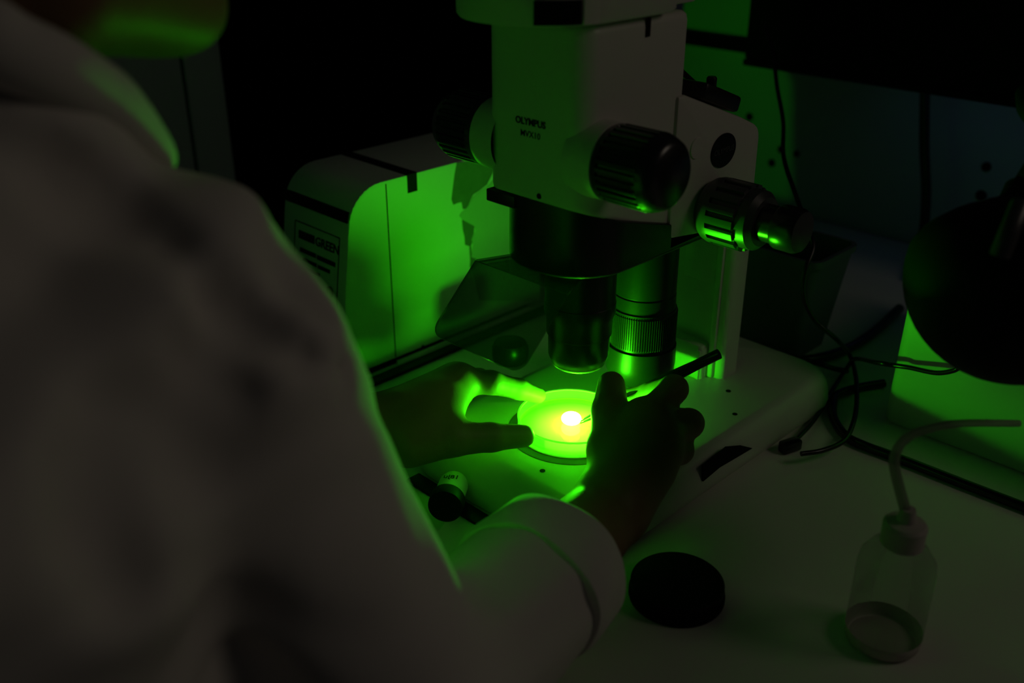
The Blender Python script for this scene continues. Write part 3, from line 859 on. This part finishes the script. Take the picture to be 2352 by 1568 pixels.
def mesh_sdf(sdf, h, warp=None, pad=0.01):
    lo = np.full(3, 1e9)
    hi = -lo
    for pr in sdf.P:
        if pr[6] < 0: continue
        if pr[0] == 'c':
            r = max(pr[3], pr[4])
            lo = np.minimum(lo, np.minimum(pr[1], pr[2]) - r)
            hi = np.maximum(hi, np.maximum(pr[1], pr[2]) + r)
        else:
            lo = np.minimum(lo, pr[1] - pr[2].max())
            hi = np.maximum(hi, pr[1] + pr[2].max())
    lo -= pad
    hi += pad
    B = 16
    nb = np.ceil((hi - lo) / (B * h)).astype(int)
    R = 0.5 * math.sqrt(3) * B * h
    g = np.stack(np.meshgrid(*[np.arange(n) for n in nb], indexing='ij'), -1).reshape(-1, 3)
    cen = lo + (g + 0.5) * B * h
    dm = np.stack([sdf.one(pr, cen) for pr in sdf.P], 1)
    pos = np.array([pr[6] > 0 for pr in sdf.P])
    ks = np.array([pr[5] for pr in sdf.P])
    best = dm[:, pos].min(1)
    keep = np.abs(best) < R + 0.03
    big = 1 << 20
    cells, cv, edges = [], [], []
    off = np.stack(np.meshgrid(*[np.arange(B + 1)] * 3, indexing='ij'), -1).reshape(-1, 3)
    for bi in np.nonzero(keep)[0]:
        sel = [sdf.P[i] for i in range(len(sdf.P)) if (dm[bi, i] < best[bi] + 2 * R + ks[i] if pos[i] else dm[bi, i] < R * 2 + 0.02)]
        if not sel: continue
        pts = lo + (g[bi] * B + off) * h
        d = sdf.ev(pts, sel, warp).reshape(B + 1, B + 1, B + 1)
        if d.min() > 0 or d.max() < 0: continue
        sg = d < 0
        cnt = np.zeros((B, B, B))
        acc = np.zeros((B, B, B, 3))
        for ax_ in range(3):
            for o1 in (0, 1):
                for o2 in (0, 1):
                    sl0 = [None] * 3
                    sl1 = [None] * 3
                    oth = [q for q in range(3) if q != ax_]
                    sl0[ax_] = slice(0, B)
                    sl1[ax_] = slice(1, B + 1)
                    sl0[oth[0]] = sl1[oth[0]] = slice(o1, B + o1)
                    sl0[oth[1]] = sl1[oth[1]] = slice(o2, B + o2)
                    d0, d1 = d[tuple(sl0)], d[tuple(sl1)]
                    cr = (d0 < 0) != (d1 < 0)
                    t = np.where(cr, d0 / np.where(cr, d0 - d1, 1), 0)
                    cnt += cr
                    acc[..., ax_] += np.where(cr, t, 0)
                    acc[..., oth[0]] += np.where(cr, o1, 0)
                    acc[..., oth[1]] += np.where(cr, o2, 0)
        idx = np.argwhere(cnt > 0)
        if not len(idx): continue
        c = cnt[tuple(idx.T)]
        pv = acc[tuple(idx.T)] / c[:, None]
        gi = idx + g[bi] * B
        cells.append(gi)
        cv.append(lo + (gi + pv) * h)
        for ax_ in range(3):
            sl1 = [slice(0, B)] * 3
            sl1[ax_] = slice(1, B + 1)
            cr = sg[:B, :B, :B] != sg[tuple(sl1)]
            e = np.argwhere(cr)
            if len(e):
                fl_ = sg[:B, :B, :B][tuple(e.T)]
                edges.append((ax_, e + g[bi] * B, fl_))
    cells = np.concatenate(cells)
    cv = np.concatenate(cv)
    key = lambda q: (q[:, 0] * big + q[:, 1]) * big + q[:, 2]
    ck = key(cells.astype(np.int64))
    order = np.argsort(ck)
    ck, cv = ck[order], cv[order]
    F_ = []
    for ax_, e, fl_ in edges:
        o = [q for q in range(3) if q != ax_]
        quad = []
        for (s1, s2) in ((0, 0), (-1, 0), (-1, -1), (0, -1)):
            q = e.astype(np.int64).copy()
            q[:, o[0]] += s1
            q[:, o[1]] += s2
            kq = key(q)
            pos_ = np.clip(np.searchsorted(ck, kq), 0, len(ck) - 1)
            quad.append(np.where(ck[pos_] == kq, pos_, -1))
        quad = np.stack(quad, 1)
        ok = (quad >= 0).all(1)
        quad, f2 = quad[ok], fl_[ok]
        flip = f2 if ax_ != 1 else ~f2
        quad[~flip] = quad[~flip][:, ::-1]
        F_.append(quad)
    return cv, np.concatenate(F_)


def sdf_obj(name, sdf, h, m, parent, warp=None, relax=2):
    v, f = mesh_sdf(sdf, h, warp)
    for _ in range(relax):                      # gentle relaxation of the grid mesh
        acc = np.zeros_like(v)
        n_ = np.zeros(len(v))
        for a_, b_ in ((0, 1), (1, 2), (2, 3), (3, 0)):
            np.add.at(acc, f[:, a_], v[f[:, b_]])
            np.add.at(acc, f[:, b_], v[f[:, a_]])
            np.add.at(n_, f[:, a_], 1)
            np.add.at(n_, f[:, b_], 1)
        v = 0.5 * v + 0.5 * acc / np.maximum(n_, 1)[:, None]
    me = bpy.data.meshes.new(name)
    me.vertices.add(len(v))
    me.vertices.foreach_set('co', v.astype(np.float32).ravel())
    me.loops.add(len(f) * 4)
    me.loops.foreach_set('vertex_index', f.astype(np.int32).ravel())
    me.polygons.add(len(f))
    me.polygons.foreach_set('loop_start', np.arange(0, len(f) * 4, 4, dtype=np.int32))
    me.polygons.foreach_set('loop_total', np.full(len(f), 4, dtype=np.int32))
    me.update(calc_edges=True)
    me.validate()
    return link(name, me, m, parent, True)


person = empty('person', (0, -0.45, -0.10))
tag(person, 'person in a white lab coat bending over the microscope with forceps in hand', 'person')
# joints
SH_R, EL_R, WR_R = dpt(440, 765, 0.455), dpt(935, 1640, 0.53), dpt(1395, 1175, 0.70)
SH_L, EL_L, WR_L = np.array([-0.185, -0.435, 0.270]), np.array([-0.255, -0.330, 0.075]), zpt(905, 985, 0.072)
bd_ = SDF()
# torso core, neck, head
bd_.cone((0, -0.50, -0.20), (0, -0.47, 0.24), 0.080, 0.085, 0.03)
bd_.cone(SH_L, (0, -0.455, 0.265), 0.034, 0.04, 0.03)
bd_.cone(SH_R, (0, -0.455, 0.265), 0.034, 0.04, 0.03)
bd_.cone((0, -0.455, 0.30), (-0.005, -0.392, 0.435), 0.056, 0.054, 0.03)
HC = np.array([-0.005, -0.375, 0.500])
bd_.ell(HC, (0.074, 0.094, 0.086), 0.02)
bd_.ell(HC + (0, 0.030, -0.050), (0.062, 0.062, 0.058), 0.02)
bd_.ell(HC + (0, 0.062, -0.088), (0.034, 0.032, 0.026), 0.02)
bd_.cone(HC + (0.046, 0.008, -0.078), HC + (0.020, 0.070, -0.094), 0.020, 0.016, 0.02)
bd_.cone(HC + (-0.046, 0.008, -0.078), HC + (-0.020, 0.070, -0.094), 0.020, 0.016, 0.02)
bd_.cone(HC + (0, 0.090, 0.005), HC + (0, 0.106, -0.026), 0.008, 0.011, 0.01)
bd_.ell(HC + (0, 0.090, -0.058), (0.024, 0.010, 0.006), 0.006)
bd_.ell(HC + (0, 0.089, -0.067), (0.021, 0.010, 0.006), 0.006)
for sx in (-1, 1):
    bd_.ell(HC + (sx * 0.074, -0.008, -0.015), (0.010, 0.018, 0.031), 0.006)
    bd_.ell(HC + (sx * 0.030, 0.079, 0.004), (0.014, 0.010, 0.009), 0.006)
# arms
for sh_, el_, wr_ in ((SH_R, EL_R, WR_R), (SH_L, EL_L, WR_L)):
    bd_.cone(sh_, el_, 0.036, 0.034, 0.02)
    bd_.cone(el_, el_ + (wr_ - el_) * 0.45, 0.034, 0.034, 0.02)
    bd_.cone(el_ + (wr_ - el_) * 0.45, wr_, 0.036, 0.0265, 0.02)
# right hand: pen grip on the forceps, seen from the wrist
D = dpt
wr = WR_R
mcp = [D(1478, 968, .742), D(1515, 1000, .738), D(1516, 1045, .733), D(1497, 1088, .728)]
for q, r in zip(mcp, (.0165, .0165, .0155, .014)):
    bd_.cone(wr + (q - wr) * 0.1, q, 0.022, r, 0.012)
bd_.chain([mcp[0], D(1548, 893, .765), D(1496, 905, .802), D(1446, 912, .822)], [.0125, .0108, .0095, .0078], 0.006)
bd_.chain([mcp[1], D(1583, 972, .762), D(1530, 965, .803), D(1462, 938, .828)], [.0128, .0112, .0098, .0080], 0.006)
bd_.chain([mcp[2], D(1561, 1034, .757), D(1500, 1010, .797), D(1450, 985, .815)], [.0122, .0105, .0092, .0078], 0.006)
bd_.chain([mcp[3], D(1522, 1085, .752), D(1470, 1060, .783), D(1435, 1045, .795)], [.0108, .0090, .0080, .0070], 0.006)
bd_.chain([D(1410, 1110, .715), D(1405, 1030, .735), D(1402, 945, .760), D(1404, 884, .783)], [.0200, .0165, .0143, .0112], 0.010)
bd_.cone(D(1405, 1035, .735), mcp[0], 0.0145, 0.0145, 0.012)
# left hand: thumb and index finger steady the dish
Zp = zpt
wl = WR_L
lm = [Zp(1052, 876, .083), Zp(1028, 884, .077), Zp(1005, 898, .069), Zp(980, 914, .061)]
for q, r in zip(lm, (.0140, .0145, .0140, .0125)):
    bd_.cone(wl + (q - wl) * 0.1, q, 0.0225, r, 0.012)
bd_.chain([lm[0], Zp(1128, 878, .080), Zp(1190, 893, .067), Zp(1236, 908, .056)], [.0110, .0098, .0088, .0072], 0.006)
bd_.chain([lm[1], Zp(1098, 872, .068), Zp(1150, 885, .054), Zp(1192, 897, .049)], [.0112, .0098, .0086, .0072], 0.005)
bd_.chain([lm[2], Zp(1062, 893, .058), Zp(1066, 910, .0510)], [.0108, .0095, .0080], 0.005)
bd_.chain([lm[3], Zp(1022, 905, .053), Zp(1046, 923, .0500)], [.0098, .0085, .0072], 0.005)
bd_.chain([Zp(945, 1018, .070), Zp(1040, 1008, .071), Zp(1128, 1004, .066), Zp(1203, 1001, .060)], [.0185, .0135, .0112, .0092], 0.012)
bd_.cone(Zp(930, 965, .070), Zp(1015, 915, .073), 0.020, 0.016, 0.012)
bd_.cone(Zp(1022, 972, .078), lm[0], 0.0135, 0.0125, 0.012)
bd_.cone(Zp(975, 975, .080), Zp(1010, 915, .086), 0.014, 0.012, 0.014)
body = sdf_obj('body', bd_, 0.0024, M_SKIN, person)


def nail(px, dep, along, facing, w_, l_, name='thumbnail'):
    c = np.array(px)
    x = Vector(along).normalized()
    n = Vector(facing)
    n = (n - x * n.dot(x)).normalized()
    y = n.cross(x)
    V, Fc = [], []
    for i in range(7):
        for j in range(7):
            u_, v_ = (i / 6 - 0.5) * 2, (j / 6 - 0.5) * 2
            k_ = math.sqrt(1 - 0.35 * u_ * u_) if abs(u_) > 0 else 1
            V.append(Vector(c) + x * (u_ * l_) + y * (v_ * w_ * k_) - n * (0.0028 * v_ * v_ + 0.0008 * u_ * u_))
    for i in range(6):
        for j in range(6):
            Fc.append((i * 7 + j, (i + 1) * 7 + j, (i + 1) * 7 + j + 1, i * 7 + j + 1))
    o = pydata(name, V, Fc, M_NAIL, person, True)
    md = o.modifiers.new('thick', 'SOLIDIFY')
    md.thickness = 0.0006
    return o


tl, tl0 = Zp(1203, 1001, .060), Zp(1128, 1004, .066)
fac = (CAM - tl) / np.linalg.norm(CAM - tl)
fac = fac + np.array([0, 0, 0.5])
fac = fac / np.linalg.norm(fac)
nail(tl + fac * 0.0088 - (tl - tl0) * 0.02, 0, tl - tl0, fac, 0.0062, 0.0070)

# lab coat
ct = SDF()
ct.cone((-0.055, -0.515, -0.32), (-0.055, -0.475, 0.20), 0.135, 0.115, 0.05)
ct.cone((0.055, -0.515, -0.32), (0.055, -0.475, 0.20), 0.135, 0.115, 0.05)
ct.cone((-0.03, -0.462, 0.290), SH_L, 0.078, 0.068, 0.06)
ct.cone((0.02, -0.462, 0.290), dpt(255, 690, 0.47), 0.064, 0.050, 0.03)
ct.cone(dpt(255, 690, 0.47), SH_R, 0.050, 0.055, 0.03)
ct.cone(dpt(-160, 470, 0.42), dpt(255, 690, 0.47), 0.060, 0.050, 0.03)
ct.cone((-0.02, -0.462, 0.318), (0.03, -0.462, 0.318), 0.060, 0.060, 0.03)
ct.cone((-0.10, -0.472, 0.235), (0.09, -0.470, 0.235), 0.090, 0.085, 0.04)
ct.cone(SH_R, EL_R, 0.060, 0.055, 0.03)
ct.cone(SH_L, EL_L, 0.070, 0.062, 0.05)
CU = EL_R + (WR_R - EL_R) * 0.575 + np.array([0, 0, 0.002])
ct.cone(EL_R, CU, 0.054, 0.047, 0.02)
fa = (CU - EL_R) / np.linalg.norm(CU - EL_R)
CL = EL_L + (WR_L - EL_L) * 0.50
ct.cone(EL_L, CL, 0.062, 0.050, 0.03)
fl_ax = (WR_L - EL_L) / np.linalg.norm(WR_L - EL_L)
ct.cone(dpt(-160, 340, 0.40), dpt(130, 440, 0.425), 0.040, 0.038, 0.03)
# hollow the neck opening
ct.cone((-0.02, -0.470, 0.335), (0.02, -0.470, 0.335), 0.062, 0.062, 0.02)
ct.cone((-0.004, -0.402, 0.410), (-0.006, -0.375, 0.47), 0.057, 0.066, 0.006, -1)


def on_coat(px, py):
    t = 0.2
    v = FV + (px - 1176) / FPX * RV - (py - 784) / FPX * UV
    for _ in range(60):
        dd = float(ct.ev((CAM + v * t)[None])[0])
        t += dd * 0.9
        if dd < 1e-4 or t > 1.2: break
    return CAM + v * t


creases = [([(395, 560), (500, 660), (600, 720)], 0.0050, 0.018), ([(470, 690), (580, 770), (690, 820), (770, 850)], 0.0060, 0.016), ([(400, 770), (480, 820), (560, 900)], 0.0045, 0.016),
           ([(0, 330), (130, 380), (260, 460), (380, 560)], 0.0050, 0.022), ([(230, 930), (215, 1080), (240, 1230), (300, 1340)], 0.0060, 0.022), ([(640, 560), (690, 640), (740, 720)], 0.0035, 0.012)]
for pts_, r_, k_ in creases:
    q_ = [on_coat(*p) for p in pts_]
    for i in range(len(q_) - 1):
        ct.cone(q_[i], q_[i + 1], r_, r_, k_, -1)
# flatten the sleeve end: cut with a ball in front of it
ct.cone(CU + fa * 0.046, CU + fa * 0.12, 0.054, 0.072, 0.006, -1)
ct.cone(CL + fl_ax * 0.048, CL + fl_ax * 0.12, 0.056, 0.07, 0.006, -1)


def folds(p):
    x, y, z = p[:, 0], p[:, 1], p[:, 2]
    u = 0.70 * x + 0.55 * y - 0.45 * z
    a = 0.0042 * np.sin(u * 80 + 2.2 * np.sin(z * 22 + x * 14))
    b = 0.0022 * np.sin((x * 0.3 + y * 0.6 + z * 0.9) * 70 + 1.5 * np.sin(x * 31))
    return (a + b) * (0.5 + 0.5 * np.sin(x * 13 + z * 17 + 1.0)) + 0.0012 * np.sin(x * 150 + 4 * np.sin(z * 40))


coat = sdf_obj('lab_coat', ct, 0.0045, M_COAT, person, folds)
# turned-back cuffs
for c_, a_, r_, nm in ((CU, fa, 0.0505, 'cuff'), (CL, fl_ax, 0.0545, 'cuff')):
    lathe(nm, [(r_ - 0.008, -0.014), (r_ + 0.0005, -0.012), (r_ + 0.002, -0.004), (r_ + 0.0005, 0.012), (r_ - 0.001, 0.026), (r_ - 0.004, 0.030), (r_ - 0.009, 0.028), (r_ - 0.011, 0.010), (r_ - 0.010, -0.010)], M_COAT, tuple(c_), tuple(a_), 72, coat, 60, False,
          lambda r, h, t, j: r * (1 + 0.035 * math.sin(2 * t + 0.6) + 0.018 * math.sin(5 * t + h * 60)))
# collar lying round the neck
cp = [(-0.075, -0.395, 0.352), (-0.090, -0.450, 0.375), (-0.055, -0.505, 0.385), D(-130, 75, .37), D(0, 112, .375), D(120, 158, .39), D(240, 232, .42), D(330, 312, .445), D(388, 372, .462)]
cs_ = SDF()
q_ = catmull(cp, 5)
for i in range(len(q_) - 1):
    t0, t1_ = i / (len(q_) - 1), (i + 1) / (len(q_) - 1)
    r0 = 0.0135 - 0.009 * max(0, t0 - 0.75) / 0.25
    r1 = 0.0135 - 0.009 * max(0, t1_ - 0.75) / 0.25
    cs_.cone(q_[i], q_[i + 1], r0, r1, 0.004)
sdf_obj('collar', cs_, 0.0035, M_COAT, coat)
# hair
hr = SDF()
hr.ell(HC + (0, -0.012, 0.012), (0.082, 0.096, 0.088), 0.01)
hr.ell(HC + (0, 0.085, -0.055), (0.090, 0.075, 0.080), 0.01, op=-1)
hr.ell(HC + (0, -0.02, -0.120), (0.12, 0.12, 0.070), 0.02, op=-1)
sdf_obj('hair', hr, 0.004, M_HAIR, person, lambda p: 0.0015 * np.sin(p[:, 0] * 220 + 6 * np.sin(p[:, 2] * 30)))

# the microscope's own beam, leaving the objective towards the dish
bl = bpy.data.lights.new('objective_beam', 'SPOT')
bl.energy = 1.4
bl.color = (0.16, 1.0, 0.06)
bl.spot_size = math.radians(72)
bl.spot_blend = 0.7
bl.shadow_soft_size = 0.008
bo_ = bpy.data.objects.new('objective_beam', bl)
bo_.location = (0.003, 0.003, 0.1010)
COL.objects.link(bo_)
